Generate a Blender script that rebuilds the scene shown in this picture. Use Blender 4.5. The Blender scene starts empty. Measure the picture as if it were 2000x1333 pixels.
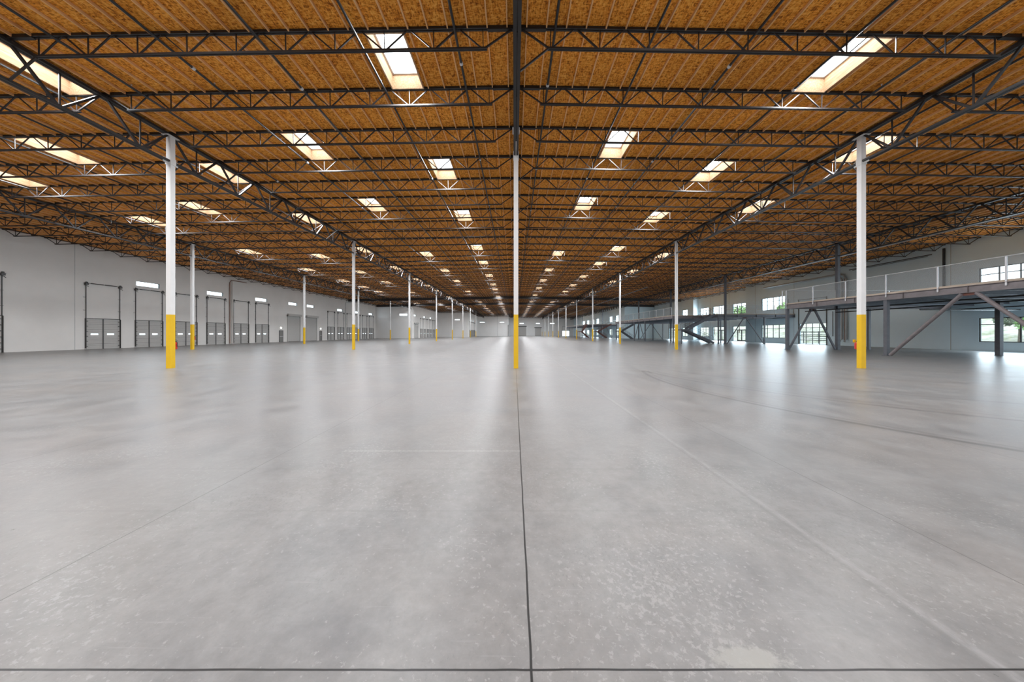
import bpy, math, random
from mathutils import Vector, Matrix
random.seed(7)
S = bpy.context.scene
COL = S.collection
# ------------------------------------------------------------------ camera, world, exposure
F = 637.0; VX = 1004.3; HY = 651.2; EYE = 1.608; CX = -0.082
cam_d = bpy.data.cameras.new('camera'); cam = bpy.data.objects.new('camera', cam_d); COL.objects.link(cam)
cam.location = (CX, 0, EYE); cam.rotation_euler = (math.pi/2, 0, 0)
cam_d.sensor_width = 36; cam_d.sensor_fit = 'HORIZONTAL'; cam_d.lens = 36*F/2000
cam_d.shift_x = (1000-VX)/2000; cam_d.shift_y = (HY-666.5)/2000
cam_d.clip_end = 1500; cam_d.clip_start = 0.05
S.camera = cam
w = bpy.data.worlds.new('overcast_sky'); S.world = w; w.use_nodes = True
wn = w.node_tree.nodes; wl = w.node_tree.links
bg = wn['Background']; bg.inputs[0].default_value = (0.80, 0.92, 1.0, 1); bg.inputs[1].default_value = 1.1
S.view_settings.view_transform = 'Standard'; S.view_settings.look = 'None'
S.view_settings.exposure = 1.82; S.view_settings.gamma = 1.0; S.view_settings.use_curve_mapping = False
PANE_L = 2.3          # brightness of the milky skylight panes themselves
SKY_L = 14.5          # radiance of the daylight entering at each skylight opening
WIN_L = 3.4           # radiance of the daylight entering at the wall windows
_lc = {}
def daylight(loc, rot, sx, sy, L, col=(0.93, 0.96, 1.0)):
    if L == WIN_L: col = (0.72, 0.88, 1.0)
    key = (round(sx, 2), round(sy, 2), L)
    if key not in _lc:
        d = bpy.data.lights.new('daylight', 'AREA'); d.shape = 'RECTANGLE'; d.size = sx; d.size_y = sy
        d.energy = math.pi*sx*sy*L; d.color = col; _lc[key] = d
    o = bpy.data.objects.new('daylight', _lc[key]); COL.objects.link(o); o.location = loc; o.rotation_euler = rot
    return o
cy = S.cycles
cy.max_bounces = 7; cy.diffuse_bounces = 5; cy.glossy_bounces = 3; cy.transmission_bounces = 4
cy.transparent_max_bounces = 12; cy.use_denoising = True; cy.sample_clamp_indirect = 6
cy.caustics_reflective = False; cy.caustics_refractive = False

# ------------------------------------------------------------------ materials
def mat(name, col=(0.5,0.5,0.5), rough=0.6, metal=0.0, emit=None, est=0, spec=0.5):
    m = bpy.data.materials.new(name); m.use_nodes = True
    b = m.node_tree.nodes['Principled BSDF']
    b.inputs['Base Color'].default_value = (*col, 1); b.inputs['Roughness'].default_value = rough
    b.inputs['Metallic'].default_value = metal; b.inputs['Specular IOR Level'].default_value = spec
    if emit: b.inputs['Emission Color'].default_value = (*emit, 1); b.inputs['Emission Strength'].default_value = est
    return m
class NB:
    def __init__(s, m): s.m = m; s.t = m.node_tree; s.b = s.t.nodes['Principled BSDF']; s.co = s.n('ShaderNodeTexCoord').outputs['Object']
    def n(s, typ, **k):
        x = s.t.nodes.new(typ)
        for a, v in k.items(): setattr(x, a, v)
        return x
    def l(s, a, b): s.t.links.new(a, b)
    def mapping(s, scale=(1,1,1), rot=(0,0,0), loc=(0,0,0)):
        x = s.n('ShaderNodeMapping'); s.l(s.co, x.inputs['Vector'])
        x.inputs['Scale'].default_value = scale; x.inputs['Rotation'].default_value = rot; x.inputs['Location'].default_value = loc
        return x.outputs[0]
    def noise(s, vec, scale, detail=4, rough=0.55, dist=0):
        x = s.n('ShaderNodeTexNoise'); s.l(vec, x.inputs['Vector']); x.inputs['Scale'].default_value = scale
        x.inputs['Detail'].default_value = detail; x.inputs['Roughness'].default_value = rough; x.inputs['Distortion'].default_value = dist
        return x.outputs['Fac']
    def ramp(s, fac, stops):
        x = s.n('ShaderNodeValToRGB'); s.l(fac, x.inputs[0]); e = x.color_ramp.elements
        while len(e) < len(stops): e.new(0.5)
        for el, (p, c) in zip(e, stops):
            el.position = p; el.color = (c, c, c, 1) if not isinstance(c, tuple) else (*c, 1)
        return x.outputs[0]
    def math(s, op, a, b=None, clamp=False):
        x = s.n('ShaderNodeMath', operation=op, use_clamp=clamp)
        for i, v in enumerate((a, b)):
            if v is None: continue
            if isinstance(v, (int, float)): x.inputs[i].default_value = v
            else: s.l(v, x.inputs[i])
        return x.outputs[0]
    def mix(s, fac, a, b, mode='MIX'):
        x = s.n('ShaderNodeMix', data_type='RGBA', blend_type=mode)
        for i, v in ((0, fac), (6, a), (7, b)):
            if isinstance(v, (int, float)): x.inputs[i].default_value = v
            elif isinstance(v, tuple): x.inputs[i].default_value = (*v, 1)
            else: s.l(v, x.inputs[i])
        return x.outputs[2]
    def bump(s, h, st, dist=0.02):
        x = s.n('ShaderNodeBump'); x.inputs['Strength'].default_value = st; x.inputs['Distance'].default_value = dist
        s.l(h, x.inputs['Height']); s.l(x.outputs[0], s.b.inputs['Normal'])

# polished concrete floor
M_floor = mat('polished_concrete'); q = NB(M_floor)
big = q.noise(q.co, 0.35, 5, 0.6, 0.6); mid = q.noise(q.mapping((1.3, 1.0, 1), (0,0,0.5)), 1.3, 10, 0.66, 0.2)
fine = q.noise(q.co, 9, 9, 0.75); grit = q.noise(q.co, 55, 4, 0.7)
c1 = q.ramp(mid, [(0.28, (0.142,0.144,0.145)), (0.5, (0.188,0.189,0.189)), (0.72, (0.232,0.233,0.232))])
c2 = q.mix(q.ramp(big, [(0.4, 0.0), (0.66, 1.0)]), c1, (0.225,0.206,0.190), 'MIX')
c2 = q.mix(0.42, c1, c2)
c3 = q.mix(q.ramp(fine, [(0.35, 0.0), (0.65, 1.0)]), (0.90,0.90,0.90), (1.08,1.08,1.08)); c3 = q.mix(1.0, c2, c3, 'MULTIPLY')
# light laitance speckle patches, densest around the pale spot by the cross joint
bd = q.n('ShaderNodeVectorMath', operation='DISTANCE'); q.l(q.mapping((1, 1, 0)), bd.inputs[0]); bd.inputs[1].default_value = (0.95, 2.0, 0)
blob = q.ramp(bd.outputs['Value'], [(0.25, 0.10), (0.85, 0.0)])
zone = q.math('ADD', q.ramp(q.noise(q.co, 0.8, 5, 0.62, 0.4), [(0.42, 0.0), (0.68, 0.11)]), blob)
grain = q.noise(q.mapping((1.0, 1.0, 1), (0,0,0.6)), 26, 5, 0.72, 0.3)
sp = q.ramp(q.math('ADD', grain, zone), [(0.635, 0.0), (0.675, 1.0)])
c4 = q.mix(q.math('MULTIPLY', sp, 0.62), c3, (0.275,0.275,0.268))
zone2 = q.ramp(q.noise(q.mapping((1,1,1),(0,0,0),(3,8,0)), 0.7, 4, 0.6), [(0.42, 0.0), (0.68, 0.13)])
sp2 = q.ramp(q.math('ADD', q.noise(q.mapping((1.6,0.8,1),(0,0,0.5),(5,2,0)), 30, 5, 0.75), zone2), [(0.65, 0.0), (0.69, 1.0)])
c4 = q.mix(q.math('MULTIPLY', sp2, 0.45), c4, (0.135,0.135,0.135))
# fine scratches
sx = q.ramp(q.noise(q.mapping((2.2, 60, 1), (0,0,0.35)), 1.0, 2, 0.5), [(0.66, 0.0), (0.72, 1.0)])
c4 = q.mix(q.math('MULTIPLY', sx, 0.12), c4, (0.34,0.34,0.335))
sep = q.n('ShaderNodeSeparateXYZ'); q.l(q.co, sep.inputs[0]); X, Y = sep.outputs[0], sep.outputs[1]
wob = q.math('MULTIPLY', q.math('SUBTRACT', q.noise(q.mapping((1,1,1)), 2.5, 3), 0.5), 0.012)
def linemask(coord, at, half, soft=None, wobble=True):
    d = q.math('ABSOLUTE', q.math('SUBTRACT', q.math('ADD', coord, wob) if wobble else coord, at))
    mr = q.n('ShaderNodeMapRange'); q.l(d, mr.inputs[0]); mr.inputs[1].default_value = half; mr.inputs[2].default_value = half*(soft or 1.5)
    mr.inputs[3].default_value = 1; mr.inputs[4].default_value = 0
    return mr.outputs[0]
# light scuffed streak running away on the right
stn = q.ramp(q.noise(q.mapping((8, 1.2, 1)), 3, 6, 0.8), [(0.36, 0.0), (0.6, 1.0)])
c4 = q.mix(q.math('MULTIPLY', q.math('MULTIPLY', linemask(X, 2.26, 0.010, 4), stn), 0.55), c4, (0.29,0.29,0.29))
c4 = q.mix(q.math('MULTIPLY', linemask(X, 2.20, 0.006, 3), 0.3), c4, (0.14,0.14,0.14))
# pale shallow patch by the cross joint
pd = q.n('ShaderNodeVectorMath', operation='DISTANCE'); q.l(q.mapping((1, 3.2, 0.0)), pd.inputs[0]); pd.inputs[1].default_value = (1.08, 5.15, 0)
pm = q.ramp(q.math('ADD', pd.outputs['Value'], q.math('MULTIPLY', q.noise(q.co, 12, 8, 0.8), 0.45)), [(0.38, 1.0), (0.44, 0.0)])
c4 = q.mix(q.math('MULTIPLY', pm, 0.7), c4, (0.28,0.28,0.262))
# control joints
XM = q.math('ABSOLUTE', q.math('SUBTRACT', q.math('MODULO', q.math('ADD', X, 158.5+1.585), 3.17), 1.585))
jm = q.n('ShaderNodeMapRange'); q.l(XM, jm.inputs[0]); jm.inputs[1].default_value = 0.0025; jm.inputs[2].default_value = 0.005; jm.inputs[3].default_value = 1; jm.inputs[4].default_value = 0
c4 = q.mix(q.math('MULTIPLY', jm.outputs[0], 0.8), c4, (0.07,0.07,0.068))
c4 = q.mix(linemask(X, 0.0, 0.0045, 1.8), c4, (0.03,0.03,0.03))
c4 = q.mix(linemask(Y, 1.557, 0.0038, 1.8), c4, (0.03,0.03,0.03))
for yy, st in ((3.86, 0.2), (2.95, 0.15), (8.3, 0.25), (14.97, 0.4), (20.0, 0.3), (26.0, 0.3), (32.04, 0.4)):
    c4 = q.mix(q.math('MULTIPLY', linemask(Y, yy, 0.01*max(1, yy/6), 2), st*0.7), c4, (0.10,0.10,0.10))
inx = q.math('MULTIPLY', q.math('GREATER_THAN', X, -2.4), q.math('LESS_THAN', X, 0.0))
c4 = q.mix(q.math('MULTIPLY', q.math('MULTIPLY', q.math('MULTIPLY', linemask(Y, 4.45, 0.016, 2), stn), inx), 0.6), c4, (0.31,0.31,0.30))
# tyre marks: arcs of big circles
def arc(cx, cyy, r, half, st, x0, x1):
    global c4
    d = q.n('ShaderNodeVectorMath', operation='DISTANCE'); q.l(q.mapping((1,1,0)), d.inputs[0]); d.inputs[1].default_value = (cx, cyy, 0)
    lim = q.math('MULTIPLY', q.math('GREATER_THAN', X, x0), q.math('MULTIPLY', q.math('LESS_THAN', X, x1), q.math('LESS_THAN', Y, 14.0)))
    c4 = q.mix(q.math('MULTIPLY', q.math('MULTIPLY', linemask(d.outputs['Value'], r, half, 1.6), lim), st), c4, (0.085,0.085,0.085))
arc(15.6, 10.6, 10.72, 0.05, 0.55, 3.8, 8.0); arc(15.6, 10.6, 10.50, 0.025, 0.3, 3.8, 7.0)
arc(16.0, 14.0, 10.5, 0.05, 0.42, 5.0, 12.0); arc(16.0, 14.0, 10.1, 0.03, 0.3, 5.0, 12.0); arc(18.5, 17.5, 12.3, 0.06, 0.35, 6.0, 14.0)
q.l(c4, q.b.inputs['Base Color'])
q.l(q.ramp(q.math('ADD', q.math('MULTIPLY', mid, 0.75), q.math('MULTIPLY', fine, 0.25)), [(0.26, 0.25), (0.74, 0.42)]), q.b.inputs['Roughness'])
q.bump(q.math('ADD', q.math('MULTIPLY', fine, 0.6), q.math('MULTIPLY', grit, 0.2)), 0.12, 0.006)
q.b.inputs['Specular IOR Level'].default_value = 0.20

def wood_mat(name, dark, midc, light, sc=1.0, osb=False, rough=0.75):
    m = mat(name, midc, rough, spec=0.2); q = NB(m)
    if osb:
        a = q.n('ShaderNodeTexVoronoi'); q.l(q.mapping((9*sc, 26*sc, 9), (0,0,0.5)), a.inputs['Vector']); a.inputs['Scale'].default_value = 1.2
        b = q.n('ShaderNodeTexVoronoi'); q.l(q.mapping((28*sc, 8*sc, 9), (0,0,0.35)), b.inputs['Vector']); b.inputs['Scale'].default_value = 1.2
        s1 = q.n('ShaderNodeSeparateColor'); q.l(a.outputs['Color'], s1.inputs[0]); s2 = q.n('ShaderNodeSeparateColor'); q.l(b.outputs['Color'], s2.inputs[0])
        fa = q.math('MULTIPLY', q.math('ADD', s1.outputs[0], s2.outputs[1]), 0.5)
        fa = q.math('ADD', q.math('MULTIPLY', fa, 0.55), q.math('MULTIPLY', q.noise(q.co, 22, 6, 0.7), 0.5))
    else:
        fa = q.noise(q.mapping((14*sc, 1.2*sc, 14*sc)), 1.6, 5, 0.6, 0.6)
    c = q.ramp(fa, [(0.28, dark), (0.5, midc), (0.74, light)])
    v = q.ramp(q.noise(q.mapping((0.35,0.35,1)), 0.9, 3), [(0.3, 0.82), (0.7, 1.1)])
    q.l(q.mix(1.0, c, v, 'MULTIPLY'), q.b.inputs['Base Color'])
    return m
M_osb = wood_mat('osb_deck', (0.22,0.062,0.006), (0.73,0.262,0.026), (0.90,0.44,0.085), osb=True)
M_purlin = wood_mat('purlin_lumber', (0.66,0.32,0.12), (0.82,0.46,0.20), (0.88,0.58,0.30))
M_curb = wood_mat('pine_curb', (0.46,0.28,0.16), (0.62,0.42,0.26), (0.72,0.54,0.38))
M_nose = wood_mat('plywood_edge', (0.35,0.28,0.22), (0.50,0.42,0.34), (0.62,0.54,0.46))

def paint(name, col, rough=0.5, var=0.06, metal=0.0, sc=3.0):
    m = mat(name, col, rough, metal); q = NB(m)
    f = q.ramp(q.noise(q.co, sc, 5, 0.6), [(0.3, 1-var), (0.7, 1+var)])
    q.l(q.mix(1.0, col, f, 'MULTIPLY'), q.b.inputs['Base Color']); return m
M_steel = paint('dark_roof_steel', (0.017,0.013,0.012), 0.5, 0.15)
M_pipe = paint('black_pipe', (0.012,0.011,0.011), 0.4, 0.1)
M_white = paint('white_column_paint', (0.68,0.68,0.675), 0.45, 0.02)
M_yellow = paint('yellow_paint', (0.70,0.43,0.004), 0.6, 0.05)
M_wall = paint('painted_concrete_wall', (0.76,0.75,0.73), 0.85, 0.045, sc=0.35)
M_wallb = paint('painted_end_wall', (0.82,0.825,0.82), 0.8, 0.03, sc=0.3)
M_wallr = paint('painted_office_wall', (0.74,0.89,0.95), 0.85, 0.03, sc=0.4)
M_trim = paint('dark_door_trim', (0.07,0.07,0.068), 0.5, 0.08)
M_track = paint('galvanised_track', (0.10,0.10,0.10), 0.45, 0.1, 0.5)
M_door = paint('grey_door_panel', (0.48,0.475,0.46), 0.6, 0.02)
M_mezz = paint('primer_grey_steel', (0.105,0.11,0.125), 0.55, 0.15)
M_mezzl = paint('primer_mauve_steel', (0.19,0.17,0.175), 0.6, 0.15)
M_under = paint('metal_decking', (0.13,0.15,0.165), 0.5, 0.1)
M_galv = paint('galvanised_post', (0.62,0.63,0.65), 0.4, 0.05, 0.3)
M_wire = paint('wire_mesh', (0.35,0.37,0.38), 0.5, 0.05, 0.3)
M_redst = paint('red_primer_steel', (0.14,0.05,0.035), 0.6, 0.15)
M_frame = paint('black_window_frame', (0.02,0.022,0.025), 0.4, 0.05)
M_alu = paint('aluminium_skylight_frame', (0.55,0.57,0.60), 0.4, 0.05, 0.3)
M_red = paint('extinguisher_red', (0.55,0.03,0.02), 0.3, 0.05)
M_blackr = paint('black_rubber', (0.02,0.02,0.02), 0.6, 0.05)
M_duct = paint('duct_grey', (0.42,0.44,0.44), 0.5, 0.06)
M_brick = paint('rusty_downspout', (0.25,0.15,0.11), 0.6, 0.1)
M_signw = mat('lit_sign_face', (0.9,0.9,0.85), 0.5, emit=(1,1,0.92), est=1.2)
M_signr = mat('sign_red_letters', (0.6,0.02,0.02), 0.5)
M_pane = mat('milky_skylight_pane', (0.9,0.9,0.9), 0.5, emit=(0.90,0.96,1.0), est=PANE_L)
M_glass = bpy.data.materials.new('window_glass'); M_glass.use_nodes = True
nt = M_glass.node_tree; nt.nodes.clear()
o_ = nt.nodes.new('ShaderNodeOutputMaterial'); mx = nt.nodes.new('ShaderNodeMixShader'); tr = nt.nodes.new('ShaderNodeBsdfTransparent'); gl = nt.nodes.new('ShaderNodeBsdfGlossy')
tr.inputs[0].default_value = (0.93,0.96,0.96,1); gl.inputs['Roughness'].default_value = 0.02; mx.inputs[0].default_value = 0.06
nt.links.new(tr.outputs[0], mx.inputs[1]); nt.links.new(gl.outputs[0], mx.inputs[2]); nt.links.new(mx.outputs[0], o_.inputs[0])
M_ground = mat('dry_ground', (0.42,0.40,0.35), 0.9); q = NB(M_ground)
q.l(q.ramp(q.noise(q.co, 0.5, 8, 0.7), [(0.35, (0.20,0.22,0.12)), (0.5, (0.40,0.38,0.32)), (0.65, (0.55,0.52,0.47))]), q.b.inputs['Base Color'])
M_leaf = mat('green_leaves', (0.10,0.20,0.05), 0.7); q = NB(M_leaf)
q.l(q.ramp(q.noise(q.co, 3, 4), [(0.3, (0.16,0.28,0.09)), (0.7, (0.40,0.55,0.22))]), q.b.inputs['Base Color'])
M_leafd = mat('dark_olive_leaves', (0.17,0.20,0.13), 0.7)
M_bark = paint('tree_bark', (0.12,0.09,0.07), 0.9, 0.2)
M_pave = paint('pale_paving', (0.50,0.50,0.48), 0.9, 0.06)

# ------------------------------------------------------------------ mesh helpers
class MB:
    def __init__(s): s.v = []; s.f = []; s.mi = []
    def _add(s, vs, fs, mi=0):
        b = len(s.v); s.v += [tuple(v) for v in vs]; s.f += [tuple(b+i for i in f) for f in fs]; s.mi += [mi]*len(fs)
    def box(s, x0, x1, y0, y1, z0, z1, mi=0):
        vs = [(x0,y0,z0),(x1,y0,z0),(x1,y1,z0),(x0,y1,z0),(x0,y0,z1),(x1,y0,z1),(x1,y1,z1),(x0,y1,z1)]
        s._add(vs, [(0,3,2,1),(4,5,6,7),(0,1,5,4),(1,2,6,5),(2,3,7,6),(3,0,4,7)], mi); return s
    def bar(s, a, b, wd, ht, mi=0, up=(0,0,1)):
        a = Vector(a); b = Vector(b); d = (b-a).normalized(); u = Vector(up)
        if abs(d.dot(u)) > 0.98: u = Vector((1,0,0))
        sx = d.cross(u).normalized(); sz = sx.cross(d).normalized(); vs = []
        for p in (a, b):
            for i, j in ((-1,-1),(1,-1),(1,1),(-1,1)): vs.append(p + sx*(i*wd/2) + sz*(j*ht/2))
        s._add(vs, [(0,3,2,1),(4,5,6,7),(0,1,5,4),(1,2,6,5),(2,3,7,6),(3,0,4,7)], mi); return s
    def tube(s, pts, r, n=8, mi=0):
        pts = [Vector(p) for p in pts]; vs = []; fs = []; m = len(pts)
        for i, p in enumerate(pts):
            d = ((pts[min(i+1, m-1)] - pts[max(i-1, 0)])).normalized(); u = Vector((0,0,1)) if abs(d.z) < 0.9 else Vector((1,0,0))
            sx = d.cross(u).normalized(); sz = sx.cross(d)
            rr = r[i] if isinstance(r, (list, tuple)) else r
            for k in range(n):
                t = 2*math.pi*k/n; vs.append(p + sx*(math.cos(t)*rr) + sz*(math.sin(t)*rr))
        for i in range(m-1):
            for k in range(n): fs.append((i*n+k, i*n+(k+1)%n, (i+1)*n+(k+1)%n, (i+1)*n+k))
        fs.append(tuple(range(n-1, -1, -1))); fs.append(tuple((m-1)*n+k for k in range(n)))
        s._add(vs, fs, mi); return s
    def ibeam(s, a, b, h, wd, tf=0.02, tw=0.014, mi=0):
        a = Vector(a); b = Vector(b); up = Vector((0,0,1))
        s.bar(a+up*(h/2-tf/2), b+up*(h/2-tf/2), wd, tf, mi); s.bar(a-up*(h/2-tf/2), b-up*(h/2-tf/2), wd, tf, mi)
        s.bar(a, b, tw, h-2*tf, mi); return s
    def mesh(s, name, mats):
        me = bpy.data.meshes.new(name); me.from_pydata(s.v, [], s.f)
        for m in (mats if isinstance(mats, (list, tuple)) else [mats]): me.materials.append(m)
        if isinstance(mats, (list, tuple)) and len(mats) > 1: me.polygons.foreach_set('material_index', s.mi)
        me.update(); return me
def link(name, me, parent=None, loc=None):
    o = bpy.data.objects.new(name, me); COL.objects.link(o)
    if parent: o.parent = parent
    if loc: o.location = loc
    return o
def tag(o, label=None, cat=None, group=None, kind=None):
    if label: o['label'] = label
    if cat: o['category'] = cat
    if group: o['group'] = group
    if kind: o['kind'] = kind
    return o
def thing(name, loc, label, cat, group=None, rz=0, ry=0):
    o = bpy.data.objects.new(name, None); COL.objects.link(o); o.location = loc; o.rotation_euler = (0, ry, rz)
    o.empty_display_size = 0.2
    return tag(o, label, cat, group)
def part(name, mb, m, parent): return link(name, mb.mesh(name, m), parent)
def struct(name, mb, m, parent=None):
    o = link(name, mb.mesh(name, m), parent)
    if not parent: o['kind'] = 'structure'
    return o
ORD = ['zeroth','first','second','third','fourth','fifth','sixth','seventh','eighth','ninth','tenth','eleventh','twelfth','thirteenth','fourteenth','fifteenth','sixteenth','seventeenth','eighteenth','nineteenth']
TENS = {20:'twent',30:'thirt',40:'fort',50:'fift',60:'sixt',70:'sevent'}
def ordn(n):
    if n < 20: return ORD[n]
    t, r = n//10*10, n % 10
    return TENS[t]+('ieth' if r == 0 else 'y-'+ORD[r])

# ------------------------------------------------------------------ layout
SX = 15.85; SY = 17.07; JS = SY/7; Y1 = 14.97
def T(x): return EYE + 9.50 - 0.018*abs(x)           # underside of the roof deck
def yk(k): return Y1 + (k-3)*JS                        # joist line k
def rowY(j): return Y1 + (j-1)*SY                      # column row j (1 = nearest)
XL1, XL2, XL3, XL4 = -42.68, -31.58, -19.4, -3.1       # left wall planes, stepping in
YL1, YL2, YL3, YF = 100.3, 135.0, 171.0, 187.0
XR1, XR1b, XR1c, XR2 = 42.22, 44.22, 43.02, 33.9
YR1, YR1b, YR2 = 59.6, 78.5, 100.3
YB = -27.0                                             # wall behind the camera
def left_x(y):  return XL1 if y < YL1 else XL2 if y < YL2 else XL3 if y < YL3 else XL4
def right_x(y): return (XR1 if y < YR1 else XR1b if y < YR1b else XR1c) if y < YR2 else XR2
K0, K1 = -14, int((YF-Y1)/JS)+3
def gapx(k):                                           # extent of the roof strip between joist lines k and k+1
    ym = (yk(k)+yk(k+1))/2
    return left_x(ym), right_x(ym)

# ------------------------------------------------------------------ floor and walls
fl = MB(); fl.box(-46, 46, YB-0.5, YF+1, -0.3, 0); struct('floor', fl, M_floor)

def wall(name, axis, at, u0, u1, z1, holes, m, thick=0.25, out=1):
    """axis 'x': plane x=at spanning u=y; axis 'y': plane y=at spanning u=x. out: sign of the outward side."""
    us = sorted({u0, u1, *[h[0] for h in holes], *[h[1] for h in holes]}); us = [u for u in us if u0 <= u <= u1]
    zs = sorted({0.0, *[h[2] for h in holes], *[h[3] for h in holes], z1}); zs = [z for z in zs if 0 <= z <= z1]
    mb = MB(); a0, a1 = sorted((at, at+out*thick))
    for i in range(len(us)-1):
        run = None
        for j in range(len(zs)-1):
            um = (us[i]+us[i+1])/2; zm = (zs[j]+zs[j+1])/2
            inh = any(h[0] < um < h[1] and h[2] < zm < h[3] for h in holes)
            if not inh:
                if run is None: run = zs[j]
            if (inh or j == len(zs)-2) and run is not None:
                top = zs[j] if inh else zs[j+1]
                if axis == 'x': mb.box(a0, a1, us[i], us[i+1], run, top)
                else: mb.box(us[i], us[i+1], a0, a1, run, top)
                run = None
    return struct(name, mb, m)

def yl(px, X=42.6): return F*X/(VX-px)
def yr(px, X=42.3): return F*X/(px-VX)
DW = 1.42
dock1 = [25.7] + [33.8+4.26*i for i in range(6)] + [75.8+4.26*i for i in range(6)]
dock2 = [110.6+4.27*i for i in range(5)]
dock3 = [142.0+4.27*i for i in range(5)]
cler1 = [(yl(266), yl(312)), (yl(404.2), yl(436)), (yl(498.7), yl(522)), (yl(563.5), yl(580.5)), (yl(599.4), yl(613.8)), (yl(658.8), yl(669.3)), (yl(692.7), yl(699.8)), (yl(720), yl(727.6))]
cler2 = [(102.4, 104.8), (113.3, 115.7), (121.8, 124.2)]
cler3 = [(145.5, 147.9), (154, 156.4)]
CZ0, CZ1 = 6.97, 7.50
man1 = [(yl(545), yl(552.5)), (yl(624), yl(628.4))]
HT = T(42)+0.25
holes = [(c-DW+0.08, c+DW-0.08, 0.0, 3.03) for c in dock1] + [(a, b, CZ0, CZ1) for a, b in cler1]
wall('wall_left', 'x', XL1, YB, YL1+0.25, HT, holes, M_wall, out=-1)
wall('wall_left', 'x', XL2, YL1, YL2+0.25, T(31)+0.2, [(c-DW+0.08, c+DW-0.08, 0.0, 3.03) for c in dock2]+[(a, b, CZ0, CZ1) for a, b in cler2], M_wall, out=-1)
wall('wall_left', 'x', XL3, YL2, YL3+0.25, T(19)+0.2, [(c-DW+0.08, c+DW-0.08, 0.0, 3.03) for c in dock3]+[(a, b, CZ0, CZ1) for a, b in cler3], M_wall, out=-1)
wall('wall_left', 'x', XL4, YL3, YF+0.25, T(3)+0.2, [], M_wallb, out=-1)
fs1 = (-35.45, -33.0, 6.97, 7.62); fs2 = [(-24.7, -22.6, 6.97, 7.40)]; fs3 = [(-18.1, -15.6, 7.1, 7.55), (-7.7, -5.4, 7.1, 7.55)]
wall('wall_back', 'y', YL1, XL1-0.25, XL2-0.25, HT, [fs1], M_wallb)
wall('wall_back', 'y', YL2, XL2-0.25, XL3-0.25, T(19)+0.2, fs2, M_wallb)
wall('wall_back', 'y', YL3, XL3-0.25, XL4-0.25, T(3)+0.2, fs3, M_wallb)
fs4 = [(3.0, 5.4, 6.95, 7.4), (12.4, 14.6, 6.95, 7.4), (20.4, 23.0, 6.95, 7.4)]
wall('wall_back', 'y', YF, XL4-0.25, XR2+0.25, T(0)+0.2, fs4+[(27.5, 31.5, 0, 2.9)], M_wallb)
wall('wall_front', 'y', YB, XL1-0.25, XR1+0.25, T(0)+0.2, [], M_wall, out=-1)
# office side
WZ = (0.82, 2.98); UZ = (5.42, 7.48)
win1 = [(24.85, 29.7), (50.95, 55.8), (15.4, 20.25), (6.0, 10.85), (-3.4, 1.45), (-12.8, -7.95)]  # windows out of frame nearer the camera are added to brighten the office wall
gdoor1 = (44.15, 48.4)
hr = [(a, b, *WZ) for a, b in win1] + [(a, b, *UZ) for a, b in win1] + [(gdoor1[0], gdoor1[1], 0, 3.0)]
wall('wall_right', 'x', XR1, YB, YR1, HT, hr, M_wallr)
store = [(62.4, 66.2), (68.3, 72.8)]; win2 = (74.3, 77.8)
hb = [(a, b, 0.0, 2.98) for a, b in store] + [(a, b, *UZ) for a, b in store] + [(*win2, *WZ), (*win2, *UZ)]
wall('wall_right', 'x', XR1b, YR1-0.25, YR1b+0.25, HT, hb, M_wallr)
win3 = (81.1, 83.7); gdoor2 = (86.0, 90.8)
wall('wall_right', 'x', XR1c, YR1b, YR2+0.25, HT, [(*win3, *WZ), (*win3, *UZ), (*gdoor2, 0, 3.0)], M_wallr)
wall('wall_right', 'y', YR1-0.25, XR1+0.25, XR1b, HT, [], M_wallr)
wall('wall_right', 'y', YR1b, XR1c+0.25, XR1b+0.25, HT, [], M_wallr)
wall('wall_back', 'y', YR2, XR2+0.25, XR1c+0.25, HT, [], M_wallr)
win4 = [(106.3, 109.5), (113.0, 116.6), (131, 135), (139, 143), (148, 153), (157, 163)]
wall('wall_right', 'x', XR2, YR2, YF+0.25, HT, [(a, b, *WZ) for a, b in win4]+[(a, b, *UZ) for a, b in win4], M_wallr)
# panel joints in the tilt-up walls
n_tr = 0
def trim_strip(x0, x1, y0, y1, z0, z1, m=None):
    b = MB(); b.box(x0, x1, y0, y1, z0, z1); struct('trim_1', b, m or M_track)
for y in (yl(146), yl(590.5), 82.9):
    trim_strip(XL1, XL1+0.012, y-0.015, y+0.015, 0, HT-0.3, M_duct)
for y in (31.6, 43.0, 49.3, 57.2): trim_strip(XR1-0.012, XR1, y-0.02, y+0.02, 0, HT-0.3, M_duct)
for y in (67.2, 73.5): trim_strip(XR1b-0.012, XR1b, y-0.02, y+0.02, 0, HT-0.3, M_duct)
trim_strip(-9.0, -8.9, YL3-0.02, YL3, 0, T(3)-0.2, M_duct)

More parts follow.
